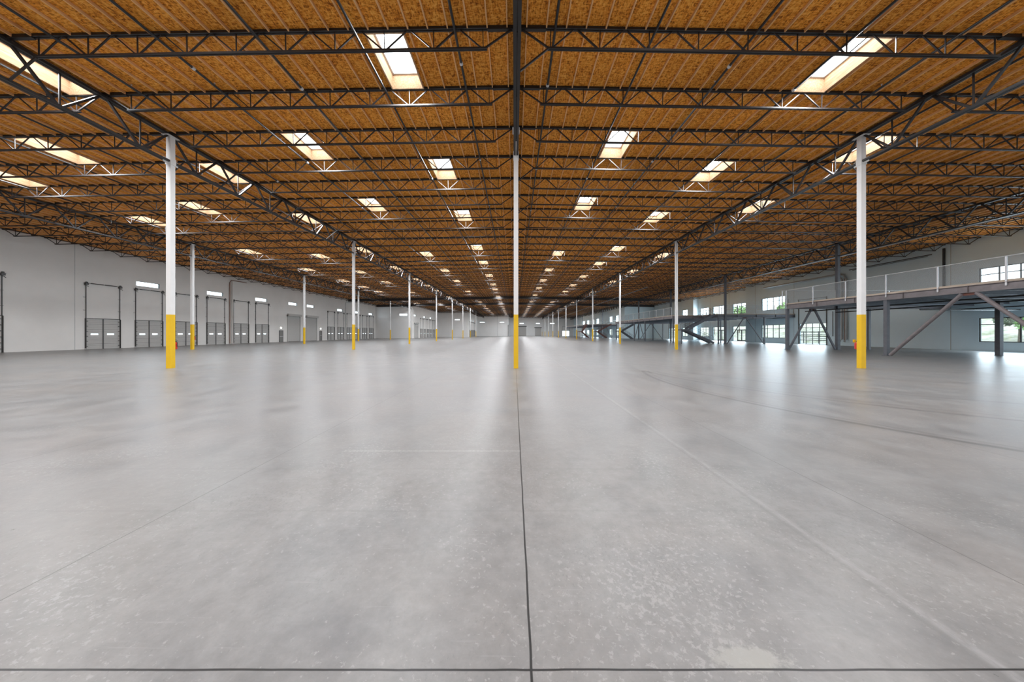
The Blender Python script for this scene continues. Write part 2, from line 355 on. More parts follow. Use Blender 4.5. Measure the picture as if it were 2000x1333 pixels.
# ------------------------------------------------------------------ skylight layout
sky_cols = {
 -4.14: [-13,-10,-6,-3, 1, 4, 7, 11, 14, 18, 22, 25, 30, 33, 37, 40, 44, 47, 51, 54, 58, 61, 63],
 -10.28: [-11,-8,-5,-1, 3, 6, 12, 16, 20, 26, 32, 36, 42, 46, 50, 56, 60],
 -16.48: [-13,-10,-6,-3, 1, 4, 7, 11, 15, 19, 22, 25, 30, 33, 37, 41, 44, 47],
 -22.68: [-11,-8,-5,-1, 3, 6, 12, 16, 20, 26, 32, 37, 42, 46],
 -28.88: [-13,-10,-6,-3, 1, 4, 7, 11, 15, 19, 22, 25, 31, 36],
 5.02: [-11,-8,-5,-1, 3, 6, 12, 16, 20, 24, 29, 32, 36, 40, 43, 47, 50, 54, 57, 61, 64, 68],
 11.16: [-13,-10,-6,-3, 1, 4, 7, 11, 14, 18, 22, 26, 32, 36, 39, 43, 47, 50, 54, 57, 61, 64, 68],
 17.28: [-11,-8,-5,-1, 3, 6, 12, 16, 20, 26, 31, 36, 42, 46, 50, 56, 60, 66],
}
SW = 1.22
skyl = [(x, k) for x, ks in sky_cols.items() for k in ks if gapx(k)[0]+1 < x < gapx(k)[1]-1 and yk(k+1) < YF-1 and yk(k) > YB+0.5]
# ------------------------------------------------------------------ roof deck with real openings
dk = MB()
for k in range(K0-4, K1+1):
    e0, e1 = max(yk(k), YB), min(yk(k+1), YF+0.1)
    if e1 <= e0: continue
    cuts = sorted({e0, e1, *[c for c in (YL1, YL2, YL3, YR1, YR1b, YR2) if e0 < c < e1]})
    for ya, yb in zip(cuts, cuts[1:]):
        ym = (ya+yb)/2; lx, rx = left_x(ym), right_x(ym); br = {lx-0.2, rx+0.2, 0.0}; hs = []
        for x, kk in skyl:
            if kk == k: hs.append((x-SW/2, x+SW/2)); br |= {x-SW/2, x+SW/2}
        br = sorted(br)
        for a, b in zip(br, br[1:]):
            if any(h0 < (a+b)/2 < h1 for h0, h1 in hs): continue
            vs = [(x, y, T(x)+dz) for dz in (0, 0.03) for x, y in ((a, ya), (b, ya), (b, yb), (a, yb))]
            dk._add(vs, [(0,3,2,1),(4,5,6,7),(0,1,5,4),(1,2,6,5),(2,3,7,6),(3,0,4,7)])
struct('ceiling', dk, M_osb)

# ------------------------------------------------------------------ location words
def bay_of(x):
    i = math.floor(x/SX); return i
def bayw(i):
    return {-3:'bay along the dock wall', -2:'second bay left of centre columns', -1:'first bay left of centre columns',
            0:'first bay right of centre columns', 1:'second bay right of centre columns', 2:'bay along the office wall'}[i]
def roww(k):
    if k < 3: return ('nearest the camera' if k == 1 else 'second from the camera' if k == 2 else f'overhead, {ordn(-k+1)} behind the camera')
    j, m = divmod(k-3, 7)
    return f'on the {ordn(j+1)} column row' if m == 0 else f'{ordn(m)} beyond the {ordn(j+1)} column row'

# ------------------------------------------------------------------ skylights
sl_cache = {}
def sky_meshes():
    L = JS-0.10; h = 0.50; a = SW/2
    c = MB(); c.box(-a, -a+0.04, -L/2, L/2, -0.09, h); c.box(a-0.04, a, -L/2, L/2, -0.09, h)
    c.box(-a+0.04, a-0.04, -L/2, -L/2+0.04, -0.09, h); c.box(-a+0.04, a-0.04, L/2-0.04, L/2, -0.09, h)
    f = MB(); t = 0.07
    f.box(-a+0.04, -a+0.04+t, -L/2+.04, L/2-.04, h-0.06, h); f.box(a-0.04-t, a-0.04, -L/2+.04, L/2-.04, h-0.06, h)
    f.box(-a+.04+t, a-.04-t, -L/2+.04, -L/2+.04+t, h-0.06, h); f.box(-a+.04+t, a-.04-t, L/2-.04-t, L/2-.04, h-0.06, h)
    p = MB(); p.box(-a, a, -L/2, L/2, h+0.002, h+0.022)
    return c.mesh('curb', M_curb), f.mesh('frame', M_alu), p.mesh('pane', M_pane)
cm, fm, pm_ = sky_meshes()
for x, k in sorted(skyl, key=lambda s: (s[1], abs(s[0]))):
    side = 'by the left girder' if abs(x+16.48) < .1 else 'by the right girder' if abs(x-17.28) < .1 else ('inner ' if abs(x) < 6 else 'outer ')+'line'
    t = thing('skylight', (x, (yk(k)+yk(k+1))/2, T(x)), f'white skylight {roww(k)}, {side}' if abs(x+16.48) < .1 or abs(x-17.28) < .1 else f'white skylight {roww(k)}, {side} {bayw(bay_of(x)).replace(" of centre columns","").replace(" bay","")}', 'skylight', 'skylights in the timber roof', ry=math.atan(0.018*(1 if x > 0 else -1)))
    link('curb', cm, t); link('frame', fm, t); link('pane', pm_, t)
    daylight((x, (yk(k)+yk(k+1))/2, T(x)-0.10), (0, 0, 0), SW-0.1, JS-0.22, SKY_L)

# ------------------------------------------------------------------ roof joists
TC, BC, DEP = 0.075, 0.055, 0.70
def joist_geo(L):
    n = max(3, round((L-2.1)/1.517)); m0 = 1.05; sp = (L-2*m0)/n
    nodes = [m0+i*sp for i in range(n+1)]
    top = MB(); top.box(0, L, -0.062, -0.012, -TC, 0); top.box(0, L, 0.012, 0.062, -TC, 0)
    top.box(0, 0.9, -0.055, 0.055, -TC-0.035, -TC); top.box(L-0.9, L, -0.055, 0.055, -TC-0.035, -TC)
    bot = MB(); bot.box(m0-0.12, L-m0+0.12, -0.05, -0.010, -DEP, -DEP+BC); bot.box(m0-0.12, L-m0+0.12, 0.010, 0.05, -DEP, -DEP+BC)
    members = []; zt = -TC+0.01; zb = -DEP+BC-0.01
    for i, x in enumerate(nodes):
        members.append(('web_vertical', (x, 0, zb), (x, 0, zt), 0.028))
        lx = x-sp/2+0.05 if i else 0.12; rx = x+sp/2-0.05 if i < n else L-0.12
        members.append(('web_diagonal', (x-0.05, 0, zb), (lx, 0, zt), 0.045 if i in (0, 1) else 0.036))
        members.append(('web_diagonal', (x+0.05, 0, zb), (rx, 0, zt), 0.045 if i in (n, n-1) else 0.036))
    web = MB()
    for _, a, b, wdt in members: web.bar(a, b, wdt, wdt)
    return top.mesh('top_chord', M_steel), bot.mesh('bottom_chord', M_steel), web.mesh('web', M_steel), members
jcache = {}
def jg(L):
    L = round(L, 2)
    if L not in jcache: jcache[L] = joist_geo(L)
    return jcache[L]
memcache = {}
jobs = []
for k in range(1, K1+1):
    y = yk(k)
    if y > YF-0.3: continue
    lx, rx = left_x(y-0.05), right_x(y-0.05)
    xs = [lx] + [i*SX for i in range(-2, 3) if lx+1 < i*SX < rx-1] + [rx]
    for a, b in zip(xs, xs[1:]): jobs.append((k, a, b))
def vis_key(j): return (yk(j[0]), abs((j[1]+j[2])/2))
jobs.sort(key=vis_key)
far_top = MB()
near_detail = {(1,-1),(1,0),(2,-1),(2,0),(3,-2),(3,-1),(3,0),(3,1),(4,-2),(4,-1),(4,0),(4,1),(5,-1),(5,0)}
for n_, (k, a, b) in enumerate(jobs):
    L = b-a; hi, lo = (a, b) if abs(a) < abs(b) else (b, a)
    ang = math.atan(0.018)
    tm, bm, wm, mem = jg(L)
    bi = bay_of((a+b)/2)
    bi = max(-3, min(2, bi))
    ry = ang if (a+b) > 0 else -ang
    loc = Vector((a, yk(k), T(a)-0.002))
    if n_ < 300:
        t = thing('roof_joist', loc, f'black steel joist {roww(k)}, {bayw(bi)}', 'roof joist', 'open-web steel joists under the roof', ry=ry)
        link('top_chord', tm, t); link('bottom_chord', bm, t)
        if (k, bi) in near_detail:
            for mi_, (nm, p, r, wdt) in enumerate(mem):
                key = (round(L, 2), mi_)
                if key not in memcache: mb = MB(); mb.bar(p, r, wdt, wdt); memcache[key] = mb.mesh(nm, M_steel)
                link(nm, memcache[key], t)
        else: link('web', wm, t)
    else:
        Mx = Matrix.Translation(loc) @ Matrix.Rotation(ry, 4, 'Y')
        for me in (tm, bm, wm):
            far_top._add([Mx @ v.co for v in me.vertices], [tuple(p.vertices) for p in me.polygons])
if far_top.v:
    o = link('roof_joist', far_top.mesh('roof_joist', M_steel)); tag(o, 'tightly packed black steel joists at the far end of the roof', 'roof joist', kind='stuff')

# ------------------------------------------------------------------ girders (trusses along the column lines)
GT, GD = 0.105, 1.36
def girder_geo():
    L = SY
    top = MB(); top.box(-0.115, -0.015, 0, L, -GT-0.09, -GT); top.box(0.015, 0.115, 0, L, -GT-0.09, -GT)
    bot = MB(); bot.box(-0.105, -0.013, 0.12, L-0.12, -GD-0.04, -GD+0.04); bot.box(0.013, 0.105, 0.12, L-0.12, -GD-0.04, -GD+0.04)
    mem = []; zt = -GT-0.07; zb = -GD+0.03
    for i in range(7):
        ym = (i+0.5)*JS
        mem.append(('web_vertical', (0, ym, zb), (0, ym, zt), 0.045))
        mem.append(('web_diagonal', (0, ym-0.06, zb), (0, i*JS+0.12, zt), 0.085)); mem.append(('web_diagonal', (0, ym+0.06, zb), (0, (i+1)*JS-0.12, zt), 0.085))
    return top, bot, mem
gt, gb, gmem = girder_geo(); gtm = gt.mesh('top_chord', M_steel); gbm = gb.mesh('bottom_chord', M_steel)
gweb = MB()
for nm, a, b, wdt in gmem: gweb.bar(a, b, wdt, wdt*0.8)
gwm = gweb.mesh('web', M_steel); gmm = []
for nm, a, b, wdt in gmem: mb = MB(); mb.bar(a, b, wdt, wdt*0.8); gmm.append((nm, mb.mesh(nm, M_steel)))
kick = []
for i in (1, 3, 5):
    mb = MB(); mb.bar((0.10, i*JS+0.03, -GD), (0.98, i*JS, -DEP+0.02), 0.05, 0.05); kick.append(mb.mesh('kicker_brace', M_steel))
linew = {-2:'far-left column line', -1:'left column line', 0:'centre column line', 1:'right column line', 2:'dark office-side column line'}
for gi in range(-2, 3):
    x = gi*SX
    for j in range(0, 11):
        y0 = rowY(j)
        if abs(gi) == 2 and j < 1: continue
        if y0+SY > YF+2: continue
        if x < left_x(y0+1)+1 or x > right_x(y0+SY-1)-1: continue
        where = 'from overhead to the first column row' if j == 0 else f'beyond the {ordn(j)} column row'
        t = thing('roof_girder', (x, y0, T(x)), f'deep black truss girder along the {linew[gi]}, {where}', 'girder', 'truss girders over the column lines')
        link('top_chord', gtm, t); link('bottom_chord', gbm, t)
        if (j <= 1 and abs(gi) <= 1):
            for nm, me in gmm: link(nm, me, t)
        else: link('web', gwm, t)
        for me in kick: link('kicker_brace', me, t)
# heavy cross beams at two far column rows
for Yb, wh in ((83.2, 'fifth'), (100.15, 'sixth')):
    for sgn, sw in ((-1, 'left'), (1, 'right')):
        b = MB(); xe = -42.3 if sgn < 0 else 42.4
        if Yb > 100: xe = -42.3 if sgn < 0 else 42.8
        x0 = 0.0; b.ibeam((x0, Yb-0.25, T(0)-0.40), (xe, Yb-0.25, T(xe)-0.40), 0.62, 0.2)
        o = link('cross_beam', b.mesh('cross_beam', M_steel)); tag(o, f'solid black cross beam under the roof at the {wh} column row, {sw} half', 'beam', 'cross beams under the roof')

# ------------------------------------------------------------------ wooden sub-purlins
pL = JS-0.13
pmb = MB(); pmb.box(-0.019, 0.019, -pL/2, pL/2, -0.089, 0); pme = pmb.mesh('sub_purlin', M_purlin)
cand = []
for k in range(-1, K1):
    ya, yb = yk(k), yk(k+1)
    if yb > YF: break
    lx, rx = gapx(k); lx = max(left_x(ya+.1), left_x(yb-.1)); rx = min(right_x(ya+.1), right_x(yb-.1)); n0 = math.ceil((lx-0.10)/0.61); n1 = math.floor((rx-0.5)/0.61)
    for n in range(n0, n1+1):
        x = n*0.61+0.305
        if any(kk == k and abs(xx-x) < SW/2+0.02 for xx, kk in skyl): continue
        px = VX+(x-CX)*F/yb
        cand.append((k, n, x, -20 < px < 2020 and k >= 0))
ind = [c for c in cand if c[3]][:300]; indset = {(c[0], c[1]) for c in ind}
gw = ['before the first joist', 'just beyond the first joist', 'just beyond the second joist', 'just beyond the first column row', 'second strip past first column row']
for k, n, x, _ in ind:
    num = n+1 if n >= 0 else -n; sd = 'right' if n >= 0 else 'left'
    o = link('sub_purlin', pme, None, (x, (yk(k)+yk(k+1))/2, T(x)-0.001)); o.rotation_euler = (0, math.atan(0.018)*(1 if x > 0 else -1), 0)
    tag(o, f'wooden roof rib, {ordn(num)} {sd} of centre, {gw[k]}', 'wooden rib', 'wooden ribs under the near roof strips')
rest = MB()
for k, n, x, _ in cand:
    if (k, n) in indset: continue
    yc = (yk(k)+yk(k+1))/2; rest.box(x-0.019, x+0.019, yc-pL/2, yc+pL/2, T(x)-0.089, T(x)-0.003)
o = link('sub_purlin', rest.mesh('sub_purlin', M_purlin)); tag(o, 'countless thin wooden ribs between the joists over the rest of the hall', 'wooden rib', kind='stuff')

# ------------------------------------------------------------------ sprinkler pipes
hd = MB(); hd.tube([(0,0,0),(0,0,0.10)], 0.012, 6); hd.tube([(0,0,0.10),(0,0,0.106)], 0.028, 8); hdm = hd.mesh('sprinkler_head', M_galv)
cp = MB(); cp.tube([(0,-0.05,0),(0,0.05,0)], 0.058, 10); cpm = cp.mesh('coupling', M_galv)
for i in range(-14, 15):
    x = -1.9+3.07*i
    if not (XL1+0.6 < x < XR1-0.6): continue
    if abs(x/SX-round(x/SX))*SX < 0.35: x += 0.5
    ye = YL1-0.5 if x < XL2+0.3 else YL2-0.5 if x < XL3+0.3 else YL3-0.5 if x < XL4 else YF-0.5 if x < XR2-0.3 else YR2-0.5
    z = T(x)-0.19
    side = ordn(i) + ' right' if i > 0 else ordn(-i+1)+' left'
    t = thing('sprinkler_pipe', (x, 6, z), f'straight black sprinkler pipe under the roof, {side} of the centre column line', 'pipe', 'sprinkler pipes running away under the roof')
    b = MB(); b.tube([(0,0,0),(0,ye-6,0)], 0.04, 8); part('pipe', b, M_pipe, t)
    if abs(x) < 15:
        for m in range(7): link('sprinkler_head', hdm, t, (0, 2.6+3.41*m, 0.0))
        for m in range(3): link('coupling', cpm, t, (0, 5.2+6.2*m+(i % 3), 0))
for x, z, ya, yb, lb in ((34.4, EYE+8.12, 12, 58, 'pale grey main pipe below the joists on the office side'), (23.6, EYE+8.2, 58, 180, 'long thin grey pipe below the joists beyond the third column row')):
    b = MB(); b.tube([(x,ya,z),(x,yb,z)], 0.055, 8); o = link('water_main', b.mesh('water_main', M_galv if x > 30 else M_duct)); tag(o, lb, 'pipe')

# ------------------------------------------------------------------ columns
CH = 0.105
def column_geo(h, hy):
    s = MB(); s.box(-CH, CH, -CH, CH, hy, h-0.02)
    y = MB(); y.box(-CH, CH, -CH, CH, 0, hy)
    c = MB(); c.box(-CH-0.06, CH+0.06, -0.26, 0.26, h-0.02, h)
    g = MB(); g.box(-0.012, 0.012, -CH-0.22, -CH, h-1.28, h-1.06); g.box(-0.012, 0.012, CH, CH+0.22, h-1.28, h-1.06)
    g.box(-CH-0.02, CH+0.02, -CH-0.02, CH+0.02, h-1.32, h-1.02)
    return s, y, c, g
colw = {-2:'far-left line', -1:'left line', 0:'centre line', 1:'right line'}
for gi, rows in ((-2, range(2, 6)), (-1, range(1, 9)), (0, range(1, 11)), (1, range(1, 12))):
    x = gi*SX; h = T(x)-GT-0.09
    s, y, c, g = column_geo(h, 2.46); ms = s.mesh('shaft', M_white), y.mesh('yellow_base', M_yellow), c.mesh('cap_plate', M_white), g.mesh('gusset', M_white)
    for j in rows:
        nm = 'large square' if j <= 1 else 'square' 
        t = thing('column', (x, rowY(j)+0.0, 0), f'white {nm} column with yellow base, {ordn(j)} from the camera in the {colw[gi]}', 'column', 'white columns with yellow bases')
        for n2, me in zip(('shaft','yellow_base','cap_plate','gusset'), ms): link(n2, me, t)
# dark full-height columns on the office side
x = 2*SX; h = T(x)-GT-0.09
for j in (2, 3, 4, 5, 7, 9):
    t = thing('column', (x, rowY(j), 0), f'dark grey full-height column through the mezzanine line, on the {ordn(j)} column row', 'column', 'dark full-height columns')
    b = MB(); b.box(-0.13, 0.13, -0.13, 0.13, 0.03, h-0.02); part('shaft', b, M_mezz, t)
    b = MB(); b.box(-0.22, 0.22, -0.22, 0.22, 0, 0.03); part('base_plate', b, M_mezz, t)
    b = MB(); b.box(-0.2, 0.2, -0.26, 0.26, h-0.02, h); part('cap_plate', b, M_mezz, t)

def extinguisher(loc, label, with_box=False):
    t = thing('fire_extinguisher', loc, label, 'fire extinguisher', 'extinguishers hung on the columns'); t.scale = (0.8, 0.8, 0.75)
    b = MB(); b.tube([(0,0,0),(0,0,0.04),(0,0,0.36),(0,0,0.42),(0,0,0.45)], [0.06,0.075,0.075,0.05,0.025], 12); part('cylinder', b, M_red, t)
    b = MB(); b.bar((0,0,0.45),(0,0,0.50),0.03,0.03); b.bar((-0.02,0,0.50),(0.10,0,0.55),0.02,0.015); b.bar((-0.02,0,0.48),(0.10,0,0.47),0.02,0.015); part('valve', b, M_blackr, t)
    b = MB(); b.tube([(0.02,0,0.47),(0.10,0.0,0.42),(0.09,0,0.30),(0.085,0,0.15)], 0.012, 6); part('hose', b, M_blackr, t)
    if with_box:
        b = MB(); b.box(-0.19, -0.02, -0.012, 0.012, 0.42, 0.60); part('yellow_tag', b, M_yellow, t)
    b = MB(); b.box(-0.03, 0.03, -0.12, -0.07, 0.1, 0.3); part('bracket', b, M_track, t)
extinguisher((-SX, Y1+CH+0.12, 0.86), 'red fire extinguisher on the right side of the nearest left-line column')
extinguisher((SX, Y1+CH+0.12, 0.86), 'red fire extinguisher with yellow tag on the nearest right-line column', True)
extinguisher((-2*SX+0.02, rowY(2)+CH+0.12, 0.95), 'small fire extinguisher on the second-row column of the far-left line')

# ------------------------------------------------------------------ dock doors
n_door = [0]
def lab_dock(i, n, grp):
    return f'grey sectional dock door with two lit slots, {ordn(i+1)} in the {grp} group along the left'
def dock_door(c, x, label):
    t = thing('dock_door', (x, c, 0), label, 'dock door', 'sectional dock doors on the left walls'); n_door[0] += 1
    H = 3.05; w2 = DW
    L = MB(); zs = [0.0, 0.52, 1.02, 1.38, 1.64, 2.04, 2.54, H]   # leaf with two through slots
    sl = [(-0.98, -0.34), (0.34, 0.98)]
    z = 0.0; pan = [0.0, 0.53, 1.02, 2.0, 2.52, H]
    for a, b in ((0.0,0.52),(0.53,1.01),(1.02,1.42),(1.60,1.99),(2.0,2.51),(2.52,H)):
        L.box(-0.07, -0.02, -w2+0.08, w2-0.08, a+0.006, b-0.006); L.box(-0.09, -0.071, -w2+0.06, w2-0.06, max(a-0.02, 0), b+0.01)
    for a, b in ((-w2+0.08, sl[0][0]), (sl[0][1], sl[1][0]), (sl[1][1], w2-0.08)): L.box(-0.09, -0.02, a, b, 1.41, 1.61)
    part('door_leaf', L, M_door, t)
    J = MB()
    for z in (0.525, 1.015, 1.995, 2.515): J.box(-0.075, -0.012, -w2+0.08, w2-0.08, z-0.009, z+0.009)
    for z in (0.18, 0.35, 0.70, 0.86, 1.18, 1.80, 2.18, 2.34, 2.70, 2.87): J.box(-0.02, -0.016, -w2+0.08, w2-0.08, z-0.004, z+0.004)
    part('section_joints', J, M_track, t)
    for a, b in sl:
        g = MB(); g.box(-0.05, -0.045, a-0.005, b+0.005, 1.415, 1.605); part('window', g, M_glass, t)
    s = MB(); s.box(-0.02, 0.03, -0.035, 0.035, 0, H); part('center_stile', s, M_track, t)
    s = MB(); s.box(-0.02, 0.04, -w2+0.06, w2-0.06, H, H+0.06); part('head_strip', s, M_trim, t)
    for sg in (-1, 1):
        s = MB(); s.box(-0.01, 0.05, sg*w2-0.035, sg*w2+0.035, 0, H+0.05); s.box(0.05, 0.13, sg*w2-0.012, sg*w2+0.012, 0, H)
        for zz in (0.3, 0.8, 1.3, 1.8, 2.3, 2.8): s.box(0.0, 0.10, sg*(w2-0.10)-0.05, sg*(w2-0.10)+0.05, zz-0.03, zz+0.03)
        part('jamb', s, M_trim, t)
        s = MB(); s.box(0.02, 0.07, sg*(w2-0.03)-0.025, sg*(w2-0.03)+0.025, H, 6.5)
        for zz in (3.9, 5.2): s.bar((0.0, sg*w2-0.17, zz), (0.0, sg*w2+0.08, zz), 0.02, 0.03)
        part('lift_track', s, M_track, t)
        s = MB(); s.box(0.0, 0.20, sg*(w2-0.03)-0.11, sg*(w2-0.03)+0.11, 6.42, 6.62); s.tube([(0.12, sg*(w2-0.03)-0.05, 6.66), (0.12, sg*(w2-0.03)+0.05, 6.66)], 0.08, 10)
        s.tube([(0.05, sg*w2+(-0.1), 6.40), (0.2, sg*w2, 6.33), (0.33, sg*w2+0.0, 6.22)], 0.022, 6); part('cable_drum', s, M_track, t)
    s = MB(); s.tube([(0.12, -w2-0.15, 6.60), (0.12, w2+0.15, 6.60)], 0.018, 8); s.tube([(0.12, -w2+0.38, 6.60), (0.12, -0.06, 6.60)], 0.042, 10); s.tube([(0.12, 0.06, 6.60), (0.12, w2-0.38, 6.60)], 0.042, 10)
    part('spring_shaft', s, M_trim, t)
    s = MB(); s.box(0.0, 0.12, w2-0.05-2*w2, w2-2*w2+0.05, 0, 0.10); part('floor_stop', s, M_white, t)
for i, c in enumerate(dock1[:7]): dock_door(c, XL1, lab_dock(i, 0, 'nearest'))
for i, c in enumerate(dock1[7:]): dock_door(c, XL1, lab_dock(i, 0, 'second'))
for i, c in enumerate(dock2): dock_door(c, XL2, lab_dock(i, 0, 'third'))
for i, c in enumerate(dock3): dock_door(c, XL3, lab_dock(i, 0, 'farthest'))

def coil_door(axis, at, u0, u1, h, label, out):
    """rolling steel door with hood; out: +1/-1 the side into the room"""
    um = (u0+u1)/2; w2 = (u1-u0)/2
    t = thing('rolling_door', (at, um, 0) if axis == 'x' else (um, at, 0), label, 'rolling door', 'large rolling doors', rz=(0 if out > 0 else math.pi) if axis == 'x' else (math.pi/2 if out > 0 else -math.pi/2))
    s = MB()
    for i in range(int(h/0.12)): s.box(0.005, 0.045 if i % 2 else 0.055, -w2+0.1, w2-0.1, i*0.12+0.004, (i+1)*0.12)
    part('curtain', s, M_door, t)
    for sg in (-1, 1): s = MB(); s.box(0, 0.12, sg*w2-0.1, sg*w2+0.1, 0, h+0.1); part('guide', s, M_door if axis == 'x' else M_wallb, t)
    s = MB(); s.box(0, 0.42, -w2-0.15, w2+0.15, h, h+0.42); part('hood', s, M_door if axis == 'x' else M_trim, t)
    s = MB(); s.box(0.05, 0.16, -w2-0.28, -w2-0.15, h-0.1, h+0.2) ; part('motor', s, M_track, t)
    s = MB(); s.box(0, 0.07, -w2+0.1, w2-0.1, 0, 0.05); part('bottom_bar', s, M_trim, t)
coil_door('x', XL1, yl(561.5), yl(585.5), 4.85, 'tall grey rolling door between the two exit doors, first of the pair', 1)
coil_door('x', XL1, yl(597.5), yl(618), 4.85, 'tall grey rolling door between the two exit doors, second of the pair', 1)
coil_door('x', XL2, 102.8, 106.6, 4.6, 'rolling door just past the first inward step of the left walls', 1)
coil_door('y', YF, 2.3, 6.9, 5.3, 'larger grey rolling door with dark header in the far end wall', -1)
coil_door('y', YF, 11.7, 15.5, 4.6, 'smaller grey rolling door with dark header in the far end wall', -1)

def man_door(x, y0, y1, label, sl):
    t = thing('exit_door', (x, (y0+y1)/2, 0), label, 'door', 'grey personnel doors'); w2 = (y1-y0)/2
    s = MB(); s.box(0, 0.05, -w2+0.06, w2-0.06, 0.01, 2.06); part('door_leaf', s, M_trim2, t)
    s = MB(); s.box(0, 0.08, -w2, -w2+0.06, 0, 2.12); s.box(0, 0.08, w2-0.06, w2, 0, 2.12); s.box(0, 0.08, -w2+0.06, w2-0.06, 2.06, 2.12); part('frame', s, M_trim, t)
    s = MB(); s.box(0.05, 0.10, -w2+0.12, w2-0.12, 1.0, 1.06); part('push_bar', s, M_galv, t)
    e = thing('exit_sign', (x, (y0+y1)/2, 2.48), sl, 'exit sign', 'exit signs above the doors')
    s = MB(); s.box(0, 0.06, -0.16, 0.16, 0, 0.22); part('housing', s, M_signw, e)
    s = MB(); st = 0.012
    def seg(y0, z0, y1, z1): s.bar((0.062, y0, z0), (0.062, y1, z1), 0.004, st, up=(1,0,0)) if False else s.bar((0.062, y0, z0), (0.062, y1, z1), 0.006, st)
    zb, zt_ = 0.06, 0.17
    y = -0.115
    seg(y, zb, y, zt_); seg(y, zt_, y+0.045, zt_); seg(y, (zb+zt_)/2, y+0.04, (zb+zt_)/2); seg(y, zb, y+0.045, zb)
    y = -0.05; seg(y, zb, y+0.055, zt_); seg(y, zt_, y+0.055, zb)
    y = 0.03; seg(y, zb, y, zt_)
    y = 0.085; seg(y, zb, y, zt_); seg(y-0.03, zt_, y+0.03, zt_)
    part('lettering', s, M_signr, e)
M_trim2 = paint('grey_exit_door', (0.20,0.20,0.19), 0.5, 0.04)
man_door(XL1, *man1[0], 'dark grey exit door before the tall rolling doors', 'small lit exit sign over the door before the rolling doors')
man_door(XL1, *man1[1], 'dark grey exit door after the tall rolling doors', 'small lit exit sign over the door after the rolling doors')

# clerestory windows
NW = [0]
def window(axis, at, u0, u1, z0, z1, out, cols=1, rows=None, wd=0.06, m=None, name='window', nopane=False):
    """framed glazing set into an opening; out = sign of the outward side"""
    NW[0] += 1
    s = MB(); d0, d1 = sorted((at+out*0.04, at+out*0.14))
    def bx(a, b, c, d, e=0):
        if axis == 'x': s.box(d0+e, d1-e, a, b, c, d)
        else: s.box(a, b, d0+e, d1-e, c, d)
    bx(u0, u0+wd, z0, z1); bx(u1-wd, u1, z0, z1); bx(u0+wd, u1-wd, z0, z0+wd); bx(u0+wd, u1-wd, z1-wd, z1)
    for i in range(1, cols): u = u0+(u1-u0)*i/cols; bx(u-wd/2, u+wd/2, z0+wd, z1-wd, 0.01)
    for r in rows or []: z = z0+(z1-z0)*r; bx(u0+wd, u1-wd, z-wd/2, z+wd/2, 0.012)
    par = bpy.data.objects.new(f'window_{NW[0]}', s.mesh('frame', m or M_frame)); COL.objects.link(par); par['kind'] = 'structure'
    g = MB(); c = (d0+d1)/2
    if axis == 'x': g.box(c-0.003, c+0.003, u0+wd/2, u1-wd/2, z0+wd/2, z1-wd/2)
    else: g.box(u0+wd/2, u1-wd/2, c-0.003, c+0.003, z0+wd/2, z1-wd/2)
    link('pane', g.mesh('pane', M_glass), par)
    cu, cz = (u0+u1)/2, (z0+z1)/2
    if axis == 'x': daylight((at-out*0.02, cu, cz), (0, math.pi/2 if out > 0 else -math.pi/2, 0), z1-z0-0.05, u1-u0-0.05, WIN_L)
    else: daylight((cu, at-out*0.02, cz), (-math.pi/2 if out > 0 else math.pi/2, 0, 0), u1-u0-0.05, z1-z0-0.05, WIN_L)
    return par
for a, b in cler1: window('x', XL1, a, b, CZ0, CZ1, -1, wd=0.03)
for a, b in cler2: window('x', XL2, a, b, CZ0, CZ1, -1, wd=0.03)
for a, b in cler3: window('x', XL3, a, b, CZ0, CZ1, -1, wd=0.03)
window('y', YL1, *fs1, 1, wd=0.03)
for h in fs2: window('y', YL2, *h, 1, wd=0.03)
for h in fs3: window('y', YL3, *h, 1, wd=0.03)
for h in fs4: window('y', YF, *h, 1, wd=0.03)
for a, b in win1: window('x', XR1, a, b, *WZ, 1, 4, [0.72]); window('x', XR1, a, b, *UZ, 1, 4, [0.7])
for a, b in store: window('x', XR1b, a, b, *UZ, 1, 3, [0.3, 0.7])
window('x', XR1b, *win2, *WZ, 1, 3, [0.72]); window('x', XR1b, *win2, *UZ, 1, 3, [0.3, 0.7])
window('x', XR1c, *win3, *WZ, 1, 2, [0.72]); window('x', XR1c, *win3, *UZ, 1, 2, [0.7])
for a, b in win4: window('x', XR2, a, b, *WZ, 1, 3, [0.7]); window('x', XR2, a, b, *UZ, 1, 3, [0.7])

